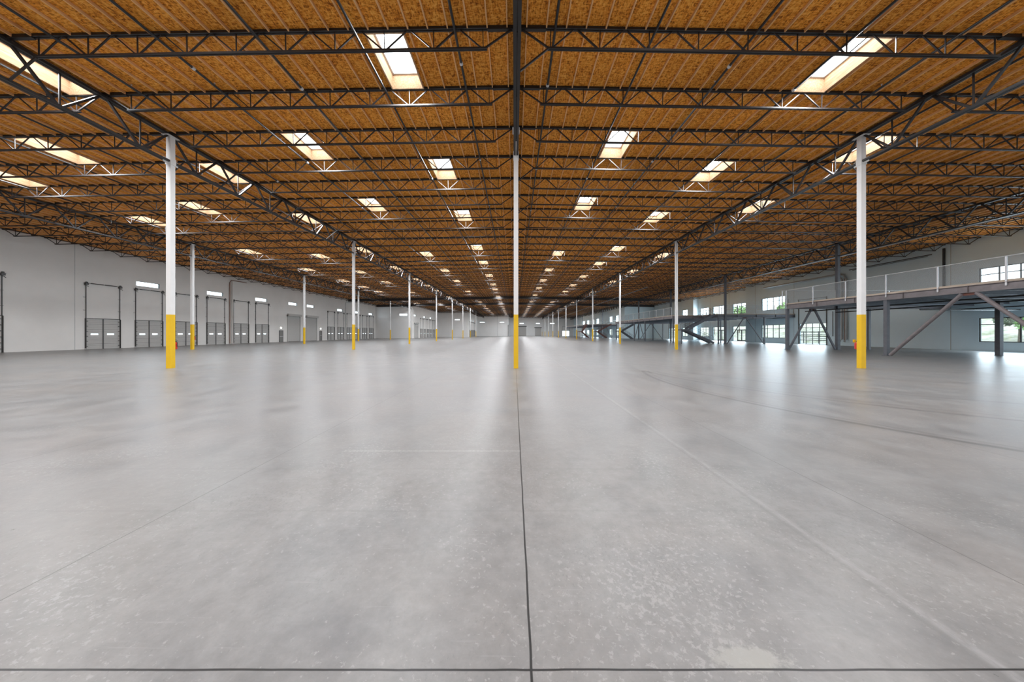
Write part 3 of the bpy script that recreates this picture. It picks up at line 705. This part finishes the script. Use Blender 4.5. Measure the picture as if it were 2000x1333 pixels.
def glass_sectional(axis, at, u0, u1, h, label, out, tracks=True):
    um = (u0+u1)/2; w2 = (u1-u0)/2
    t = thing('glass_dock_door', (at, um, 0) if axis == 'x' else (um, at, 0), label, 'glass door', rz=0 if axis == 'x' else math.pi/2)
    s = MB(); o0 = 0.03 if axis == 'x' else 0.03
    for i in range(6): z = h*i/5; s.box(o0, o0+0.05, -w2+.02, w2-.02, max(0, z-0.035), min(h, z+0.035))
    for i in range(5): u = -w2+.02+(2*w2-.04)*i/4; s.box(o0-0.005, o0+0.055, max(-w2, u-0.03), min(w2, u+0.03), 0, h)
    part('door_frame', s, M_track, t)
    if axis == 'x': daylight((at-0.14, um, h/2), (0, math.pi/2, 0), h-0.1, u1-u0-0.1, WIN_L)
    for i in range(5):
        for jx in range(4):
            g = MB(); ua = -w2+.02+(2*w2-.04)*jx/4; ub = -w2+.02+(2*w2-.04)*(jx+1)/4
            g.box(o0+0.02, o0+0.026, ua+0.03, ub-0.03, h*i/5+0.035, h*(i+1)/5-0.035); part('pane', g, M_glass, t)
    for sg in (-1, 1):
        s = MB(); s.box(-0.10, 0.0, sg*w2-0.04+sg*0.04, sg*w2+0.04+sg*0.04, 0, 6.6 if tracks else 5.4); part('lift_track', s, M_trim, t)
    s = MB(); s.tube([(-0.12, -w2-0.1, 6.5 if tracks else 5.3), (-0.12, w2+0.1, 6.5 if tracks else 5.3)], 0.035, 8); part('spring_shaft', s, M_trim, t)
glass_sectional('x', XR1, *gdoor1, 3.0, 'glazed sectional door of twenty panes beyond the near mezzanine', 1)
glass_sectional('x', XR1c, *gdoor2, 3.0, 'glazed sectional door past the office entrance behind the second mezzanine', 1)
glass_sectional('y', YF, 27.5, 31.5, 2.9, 'small glazed sectional door in the far end wall', 1, False)
def storefront(u0, u1, label):
    t = thing('storefront_entrance', (XR1b, (u0+u1)/2, 0), label, 'glass entrance', 'glass entrances to the offices'); w2 = (u1-u0)/2
    s = MB(); wd = 0.06
    s.box(0.03, 0.13, -w2, -w2+wd, 0, 2.98); s.box(0.03, 0.13, w2-wd, w2, 0, 2.98); s.box(0.03, 0.13, -w2, w2, 2.92, 2.98); s.box(0.035, 0.125, -w2+wd, w2-wd, 2.25, 2.33)
    s.box(0.035, 0.125, 0.45, 0.53, 0, 2.25); s.box(0.04, 0.12, 0.53, w2-wd, 0, 0.10); part('frame', s, M_frame, t)
    for a, b in ((-w2+wd, (-w2+wd+0.45)/2), ((-w2+wd+0.45)/2, 0.45)):
        s = MB(); s.box(0.05, 0.10, a+0.01, a+0.11, 0.01, 2.24); s.box(0.05, 0.10, b-0.11, b-0.01, 0.01, 2.24); s.box(0.05, 0.10, a+.11, b-.11, 0.01, 0.25); s.box(0.05, 0.10, a+.11, b-.11, 2.12, 2.24)
        d = part('door_leaf', s, M_frame, t)
        g = MB(); g.box(0.07, 0.076, a+.11, b-.11, 0.25, 2.12); link('pane', g.mesh('pane', M_glass), d)
    g = MB(); g.box(0.07, 0.076, 0.53, w2-wd, 0.10, 2.25); part('side_pane', g, M_glass, t)
    daylight((XR1b-0.05, (u0+u1)/2, 1.5), (0, math.pi/2, 0), 2.8, u1-u0-0.1, WIN_L)
    g = MB(); g.box(0.07, 0.076, -w2+wd, w2-wd, 2.33, 2.92); part('transom_pane', g, M_glass, t)
storefront(*store[0], 'glass office entrance with black frame, the nearer of the two'); storefront(*store[1], 'glass office entrance with black frame, the farther of the two')

# ------------------------------------------------------------------ wall pipes and ducts
def pipe_thing(name, pts, r, m, label, cat='pipe', n=10):
    b = MB(); b.tube(pts, r, n); o = link(name, b.mesh(name, m)); return tag(o, label, cat)
y = yl(447.5)
pipe_thing('downspout', [(XL1+0.12,y,0.05),(XL1+0.12,y,9.2),(XL1+0.12,y+0.25,9.55),(XL1+0.12,y+3,9.6)], 0.06, M_brick, 'thin brownish downspout on the dock wall between fourth and fifth doors')
pipe_thing('downspout', [(XL1+0.14,y+0.45,0.05),(XL1+0.14,y+0.45,9.4)], 0.08, M_wall, 'wall-coloured downspout beside the brownish one')
y = yl(674)
pipe_thing('downspout', [(XL1+0.12,y,0.05),(XL1+0.12,y,9.2),(XL1+0.12,y+0.3,9.5),(XL1+0.12,y+3,9.55)], 0.06, M_duct, 'thin downspout on the dock wall within the second door group')
for dy, m, rr, lb in ((0.0, M_duct, 0.13, 'grey roof-drain duct with angled foot, nearer of the office wall pair'), (0.55, M_duct, 0.10, 'grey roof-drain duct with angled foot, farther of the office wall pair')):
    yy = yr(1656)+dy
    pipe_thing('roof_drain', [(XR1-0.45,yy,0.55),(XR1-0.22,yy,0.85),(XR1-0.22,yy,8.5),(XR1-0.25,yy+0.25,9.0),(XR1-0.35,yy+0.9,9.2),(XR1-0.35,yy+13,9.2)], rr, m, lb)
pipe_thing('roof_drain', [(XR1-0.12,yr(1651),0.7),(XR1-0.12,yr(1651),8.6)], 0.06, M_brick, 'thin rusty pipe between the two grey drain ducts')
pipe_thing('wall_pipe', [(XR1-0.2,32.9,9.55),(XR1-0.2,41.0,9.55)], 0.05, M_track, 'long dark horizontal pipe high on the office wall, upper of two')
pipe_thing('wall_pipe', [(XR1-0.2,33.2,9.42),(XR1-0.2,40.6,9.42)], 0.025, M_track, 'thin dark horizontal pipe just below the long one on the office wall')
b = MB(); b.box(XR1-0.14, XR1-0.02, 31.98, 32.12, 4.6, T(42)-0.4)
for i in range(20): b.box(XR1-0.17, XR1-0.14, 32.0, 32.10, 4.8+i*0.2, 4.88+i*0.2)
o = link('wall_channel', b.mesh('wall_channel', M_frame)); tag(o, 'black perforated steel channel on the office wall above the near mezzanine', 'channel')
pipe_thing('conduit', [(XR1-0.05,yr(1540),0.6),(XR1-0.05,yr(1540),6.9)], 0.03, M_track, 'thin dark conduit beside the second office window')
pipe_thing('conduit', [(XR1-0.05,yr(1627),1.2),(XR1-0.05,yr(1627),4.5)], 0.03, M_track, 'thin dark conduit beside the glazed sectional door')
pipe_thing('downspout', [(XL4-0.15,YL3-0.16,0),(XL4-0.15,YL3-0.16,6.0)], 0.12, M_trim, 'dark pipe at the corner of the farthest wall step')

# ------------------------------------------------------------------ mezzanines
DKZ = EYE+2.90        # top of deck
def mezz(name_lab, x0, x1, y0, y1, m_edge, edges, key):
    t = thing('mezzanine_platform', ((x0+x1)/2, (y0+y1)/2, 0), name_lab, 'mezzanine')
    ox, oy = (x0+x1)/2, (y0+y1)/2
    def B(): return MB()
    s = B(); s.box(x0-ox+0.02, x1-ox-0.02, y0-oy+0.02, y1-oy-0.02, DKZ-0.10, DKZ-0.02)
    part('deck_panel', s, M_under, t)
    s = B(); s.box(x0-ox, x1-ox, y0-oy-0.02, y0-oy+0.02, DKZ-0.10, DKZ+0.03) if 's' in edges else None
    if 's' in edges: part('deck_edge', s, M_nose, t)
    if 'w' in edges: s = B(); s.box(x0-ox-0.02, x0-ox+0.02, y0-oy+0.03, y1-oy, DKZ-0.10, DKZ+0.03); part('deck_edge', s, M_nose, t)
    zc = DKZ-0.10-0.21; H = 0.42
    for e in 'swne':
        if e not in edges: continue
        a, b = {'s': ((x0, y0), (x1, y0)), 'n': ((x0, y1), (x1, y1)), 'w': ((x0, y0), (x0, y1)), 'e': ((x1-0.1, y0), (x1-0.1, y1))}[e]
        s = B(); s.ibeam((a[0]-ox, a[1]-oy, zc), (b[0]-ox, b[1]-oy, zc), H, 0.18)
        if e in 'ws':
            L = math.hypot(b[0]-a[0], b[1]-a[1]); nn = int(L/2.85)
            for i in range(1, nn):
                px, py = a[0]+(b[0]-a[0])*i/nn-ox, a[1]+(b[1]-a[1])*i/nn-oy
                if e == 'w': s.box(px-0.085, px-0.007, py-0.006, py+0.006, zc-H/2+.02, zc+H/2-.02)
                else: s.box(px-0.006, px+0.006, py-0.085, py-0.007, zc-H/2+.02, zc+H/2-.02)
        part('edge_beam', s, m_edge, t)
    nb = max(2, int((y1-y0)/2.13))
    for i in range(1, nb):
        yy = y0+(y1-y0)*i/nb-oy; s = B(); s.ibeam((x0-ox+0.1, yy, zc+0.06), (x1-ox-0.1, yy, zc+0.06), 0.28, 0.12); part('floor_joist', s, M_mezz, t)
    return t
m1x0, m1x1, m1y0, m1y1 = 26.70, XR1-0.05, 6.4, rowY(2)
mezz('near steel mezzanine platform on the office side with mauve-grey front beam', m1x0, m1x1, m1y0, m1y1, M_mezzl, 'wns', 1)
m2x0, m2y0, m2y1 = 25.75, rowY(3), rowY(5)
mezz('dark steel middle mezzanine platform behind the glazed sectional door', 30.6, XR1-0.05, m2y0, m2y0+4.1, M_mezz, 'swe', 2)
mezz('long middle mezzanine platform reaching away behind the right column line', m2x0, XR1-0.05, m2y0+4.12, m2y1, M_mezzl, 'wns', 3)
mezz('distant dark mezzanine platform beyond the second staircase', 23.5, XR2-0.05, 108, 150, M_mezz, 'wns', 4)

def post(x, y, label, w_=0.13, h=None, m=None, plate=0.18):
    h = h or DKZ-0.53
    t = thing('steel_post', (x, y, 0), label, 'post', 'steel posts under the mezzanines')
    s = MB(); s.box(-w_/2, w_/2, -w_/2, w_/2, 0.02, h); part('shaft', s, m or M_mezz, t)
    s = MB(); s.box(-plate, plate, -plate, plate, 0, 0.02); part('base_plate', s, m or M_mezz, t)
    s = MB(); s.box(-0.12, 0.12, -0.12, 0.12, h, h+0.015); part('cap_plate', s, m or M_mezz, t)
for i, (x, y, lb, w_) in enumerate([
    (26.75, 32.04, 'grey steel post at the far front corner of the near mezzanine', 0.22), (26.75, 23.5, 'light grey steel post under the front beam of the near mezzanine', 0.22),
    (34.75, 32.04, 'slim steel post just right of the nearest right-line column', 0.2), (34.85, 23.5, 'dark steel post in front of the near office window', 0.26),
    (37.6, 49.1, 'dark post at the brace foot under the middle mezzanine', 0.18), (30.65, 49.1, 'dark post beside the top of the near staircase', 0.15),
    (25.8, 53.1, 'dark post at the near corner of the long middle mezzanine', 0.18), (25.85, 64.6, 'grey post under the long mezzanine edge, nearer brace foot', 0.2),
    (25.85, 70.4, 'grey post under the long mezzanine edge, farther brace foot', 0.18), (31.7, 74.7, 'slim post inside the long mezzanine halfway to its end', 0.16),
    (37.8, 83.2, 'slim post at the brace foot at the end of the long mezzanine', 0.16), (25.85, 82.6, 'dark post at the far corner of the long middle mezzanine', 0.18),
    (36.0, 57.0, 'thin dark post behind the near staircase', 0.14),
    (32.3, 108.2, 'thin post under the distant mezzanine by the wall', 0.15), (28.0, 108.2, 'thin post under the middle of the distant mezzanine', 0.15), (23.7, 108.2, 'thin post under the outer corner of the distant mezzanine', 0.15),
    (23.7, 128, 'thin post under the distant mezzanine edge halfway back', 0.15)]):
    post(x, y, lb, w_)

def brace(a, b, r, m, label, square=False):
    s = MB()
    if square: s.bar(a, b, r, r)
    else: s.tube([a, b], r, 12)
    o = link('brace', s.mesh('brace', m)); tag(o, label, 'brace', 'diagonal braces under the mezzanines')
zt = DKZ-0.55
brace((26.9,32.04,0.03),(29.1,32.04,zt),0.14,M_mezz,'left diagonal brace at the end of the near mezzanine',True)
brace((31.45,32.04,0.03),(29.4,32.04,zt),0.14,M_mezz,'right diagonal brace at the end of the near mezzanine',True)
brace((26.72,23.25,0.05),(26.72,19.5,zt+0.0),0.105,M_mezzl,'thick round brace rising toward the camera from the near mezzanine post')
brace((26.72,15.2,0.05),(26.72,18.9,zt+0.0),0.105,M_mezzl,'thick round brace running out of the picture past the near office window')
brace((31.98,49.1,0.03),(34.5,49.1,zt),0.11,M_mezz,'left black brace under the middle mezzanine',True)
brace((37.5,49.1,0.03),(34.8,49.1,zt),0.11,M_mezz,'right black brace under the middle mezzanine',True)
brace((25.8,64.7,0.03),(25.8,67.4,zt),0.1,M_mezz,'nearer thin brace under the long mezzanine edge',True)
brace((25.8,70.3,0.03),(25.8,67.6,zt),0.1,M_mezz,'farther thin brace under the long mezzanine edge',True)
brace((31.98,83.1,0.03),(34.6,83.1,zt),0.11,M_mezz,'left thin brace at the end of the long mezzanine',True)
brace((37.7,83.1,0.03),(34.9,83.1,zt),0.11,M_mezz,'right thin brace at the end of the long mezzanine',True)
brace((32.2,108.2,0.03),(30.3,108.2,zt),0.11,M_mezz,'thin brace under the distant mezzanine by the wall',True)
for xx, yy in ((29.25, 32.04), (26.72, 19.2), (34.65, 49.1), (34.75, 83.1)):
    s = MB(); ay = abs(xx-26.72) < 0.01
    s.box(xx-(0.012 if ay else 0.34), xx+(0.012 if ay else 0.34), yy-(0.42 if ay else 0.012), yy+(0.42 if ay else 0.012), zt-0.12, zt+0.03)
    o = link('gusset_plate', s.mesh('gusset_plate', M_redst)); tag(o, {29.25:'rusty gusset plate where the near mezzanine end braces meet', 26.72:'rusty gusset plate where the thick round braces meet', 34.65:'gusset plate where the middle mezzanine braces meet', 34.75:'gusset plate where the long mezzanine end braces meet'}[xx], 'gusset plate')

RH = 1.30
def railing(axis, at, u0, u1, label, sp=2.87, mesh=0.07, mids=False, start=None, m=M_galv, wire=0.007):
    t = thing('guard_railing', (at, u0, DKZ) if axis == 'y' else (u0, at, DKZ), label, 'railing', 'guard railings on the mezzanines', rz=0 if axis == 'y' else -math.pi/2)
    L = u1-u0; n = max(1, round(L/sp)); us = [L*i/n for i in range(n+1)]
    pm = MB(); pm.box(-0.05, 0.0, -0.035, 0.035, -0.30, RH-0.03); me = pm.mesh('post', m)
    for u in us: link('post', me, t, (-0.03, u, 0))
    s = MB(); s.box(-0.065, -0.025, -0.035, L+0.035, RH-0.03, RH+0.02); part('top_rail', s, M_duct, t)
    if mids: s = MB(); s.box(-0.06, -0.03, 0, L, RH*0.5-0.015, RH*0.5+0.015); part('mid_rail', s, M_duct, t)
    if mesh:
        s = MB(); z0, z1 = 0.05, RH-0.03; h = z1-z0; nd = int((L+h)/mesh)
        for i in range(nd):
            u = -h+i*mesh
            for sg in (1, -1):
                ua, ub = (u, u+h); za, zb = (z0, z1) if sg > 0 else (z1, z0)
                if ub <= 0 or ua >= L: continue
                if ua < 0: za += (zb-za)*(-ua)/(ub-ua); ua = 0
                if ub > L: zb = za+(zb-za)*(L-ua)/(ub-ua); ub = L
                s.bar((-0.045+0.003*sg, ua, za), (-0.045+0.003*sg, ub, zb), wire, wire)
        part('wire_mesh', s, M_wire, t)
railing('y', m1x0, 14.85, 32.04, 'wire mesh railing along the front edge of the near mezzanine', 2.865)
railing('x', m1y1, 26.3, XR1-0.2, 'end railing across the far end of the near mezzanine', 5.2, mesh=0)
railing('y', m2x0, 53.4, 79.3, 'mesh railing with many white posts on the long mezzanine', 2.87, mesh=0.14)
railing('x', m2y0, 30.8, XR1-0.2, 'thin railing along the front of the middle mezzanine', 2.9, mesh=0.14, mids=True, m=M_duct)
railing('x', 108.0, 23.6, XR2-0.3, 'thin railing on the distant mezzanine', 3.4, mesh=0, mids=True, m=M_duct)

def stair(x_bot, x_land, x_top, yA, yB, z_land, z_top, label, m, wd=1.15):
    """switchback along x: lower flight x_bot->x_land on row yB, upper flight x_land->x_top on row yA"""
    t = thing('staircase', (x_land, yA, 0), label, 'staircase', 'switchback steel stairs to the mezzanines')
    ox, oy = x_land, yA
    def flight(xa, za, xb, zb, yc):
        for sg in (-1, 1):
            s = MB(); s.bar((xa-ox, yc-oy+sg*wd/2, za+0.05), (xb-ox, yc-oy+sg*wd/2, zb-0.05), 0.05, 0.32); part('stringer', s, m, t)
        n = int((zb-za)/0.18); s = MB()
        for i in range(1, n):
            x = xa+(xb-xa)*i/n-ox; z = za+(zb-za)*i/n; s.box(x-0.15, x+0.15, yc-oy-wd/2+.03, yc-oy+wd/2-.03, z-0.02, z+0.02)
        part('treads', s, m, t)
        for sg in (-1, 1):
            s = MB(); yy = yc-oy+sg*wd/2
            s.tube([(xa-ox, yy, za+1.0), (xb-ox, yy, zb+1.0)], 0.022, 6)
            for fr in (0.3, 0.55, 0.78): s.tube([(xa-ox, yy, za+fr), (xb-ox, yy, zb+fr)], 0.012, 6)
            for i in range(4): f = i/3; x = xa+(xb-xa)*f-ox; z = za+(zb-za)*f; s.tube([(x, yy, z), (x, yy, z+1.0)], 0.02, 6)
            part('handrail', s, m, t)
    flight(x_bot, 0.02, x_land+0.9, z_land, yB); flight(x_land+0.9, z_land, x_top, z_top, yA)
    s = MB(); y0, y1 = min(yA, yB)-wd/2-oy, max(yA, yB)+wd/2-oy; s.box(-0.35, 0.95, y0, y1, z_land-0.22, z_land); part('landing', s, m, t)
    for yy in (y0+0.05, y1-0.05): s = MB(); s.box(-0.3, -0.2, yy-0.05, yy+0.05, 0, z_land-0.22); part('landing_leg', s, m, t)
stair(31.0, 25.5, 30.3, 49.9, 51.3, EYE+0.62, DKZ, 'dark steel staircase up to the middle mezzanine just past the right-line columns', M_mezz)
stair(31.0, 27.0, 31.2, 84.3, 85.6, EYE+0.62, DKZ-0.3, 'dark steel staircase at the end of the long mezzanine', M_mezz)
stair(30.0, 26.0, 31.0, 104.8, 106.2, EYE+0.62, DKZ, 'reddish steel staircase up to the distant mezzanine', M_redst)
stair(24.2, 21.0, 23.4, 105.2, 106.6, EYE+0.62, DKZ, 'small reddish staircase at the outer corner of the distant mezzanine', M_redst)

# sprinkler pipes under the near mezzanine
for i, (a, b, lb) in enumerate([((28.3,14,3.72),(28.3,31.8,3.72),'black sprinkler pipe under the near mezzanine close to the front beam'), ((31.0,14,3.62),(31.0,31.5,3.62),'black sprinkler pipe under the middle of the near mezzanine'),
    ((37.5,14,3.62),(37.5,28.8,3.62),'black sprinkler pipe under the rear of the near mezzanine'), ((27.0,21.0,3.76),(41.8,21.0,3.76),'black sprinkler cross pipe under the near mezzanine, nearer one'),
    ((33.5,27.0,3.55),(41.8,27.0,3.55),'black sprinkler cross pipe under the near mezzanine, farther one')]):
    pipe_thing('mezzanine_pipe', [a, b], 0.045, M_pipe, lb, n=8)

# ------------------------------------------------------------------ outdoors on the office side
g = MB(); g.box(XR1+0.3, 160, -60, 300, -0.5, -0.25); struct('ground', g, M_pave)
g = MB(); g.box(-160, XL1-0.3, -60, 300, -0.7, -0.45); struct('ground', g, M_pave)
g = MB(); n = 24; vs = []
for i in range(n+1):
    for j in range(n+1):
        y = -40+320*j/n; x = 56+44*i/n; z = -0.3+5.5*(1-math.exp(-(i/n)*3.0))+0.35*random.random()
        vs.append((x, y, z if i else -0.5))
g._add(vs, [(i*(n+1)+j, (i+1)*(n+1)+j, (i+1)*(n+1)+j+1, i*(n+1)+j+1) for i in range(n) for j in range(n)]); struct('ground', g, M_ground)
def foliage(r, n, flat=0.7):
    s = MB()
    for _ in range(n):
        while True:
            p = Vector((random.uniform(-1,1), random.uniform(-1,1), random.uniform(-1,1)))
            if p.length < 1: break
        p *= (0.55+0.45*p.length); p = Vector((p.x*r, p.y*r, p.z*r*flat))
        a = Vector((random.gauss(0,1), random.gauss(0,1), random.gauss(0,1))).normalized()*r*0.10; b = a.cross(Vector((random.gauss(0,1), random.gauss(0,1), random.gauss(0,1))).normalized()).normalized()*r*0.07
        s._add([p-a, p-b, p+a, p+b], [(0,1,2,3)])
    return s
fmesh = [foliage(1.0, 900).mesh('crown', M_leaf), foliage(1.0, 900).mesh('crown', M_leafd)]
def tree(x, y, z, h, r, kind, label):
    t = thing('tree', (x, y, z), label, 'tree', 'trees outside the office windows')
    s = MB(); s.tube([(0,0,-0.3),(0.05,0,h*0.3),(0,0.1,h*0.7)], [0.14,0.1,0.06], 8); part('trunk', s, M_bark, t)
    c = link('crown', fmesh[kind], t, (0, 0, h-r*0.35)); c.scale = (r, r*1.1, r)
tree(51.0, 31.5, -0.25, 3.4, 1.5, 0, 'bright green small tree outside the nearest office window')
tree(58.0, 37.5, 0.5, 4.4, 2.4, 1, 'dark olive tree behind the small green one outside')
tree(62.0, 31.0, 1.6, 5.0, 2.4, 1, 'dark olive tree further along the bank outside')
tree(62.0, 72.0, 1.0, 7.2, 3.2, 0, 'green tree seen through the second office windows')
tree(58.0, 60.0, 0.6, 5.4, 2.2, 0, 'green tree seen through the glazed sectional door')
tree(62.0, 90.0, 1.0, 7.0, 3.0, 0, 'green tree outside the nearer glass entrance')
tree(60.0, 98.0, 1.0, 5.5, 2.6, 0, 'green tree outside the farther glass entrance')
def bush(x, y, z, r, label):
    s = foliage(r, 300, 0.7); o = link('bush', s.mesh('bush', M_leafd)); o.location = (x, y, z+r*0.5); tag(o, label, 'bush', 'bushes on the bank outside')
bush(57.0, 36.0, -0.2, 0.7, 'low dark bush on the bank behind the green tree'); bush(57.5, 40.5, -0.2, 0.6, 'low dark bush at the foot of the bank, farther along')
bush(59.0, 33.5, 0.4, 0.7, 'rounded bush partway up the bank outside the near window')
b = MB()
for i in range(5): b.box(54.0, 54.04, 52, 64, 0.3+i*0.35, 0.38+i*0.35)
for i in range(5): b.box(54.0, 54.1, 52+i*3-0.05, 52+i*3+0.05, -0.3, 1.95)
o = link('slat_fence', b.mesh('slat_fence', M_track)); tag(o, 'grey slatted fence outside the glazed sectional door', 'fence')
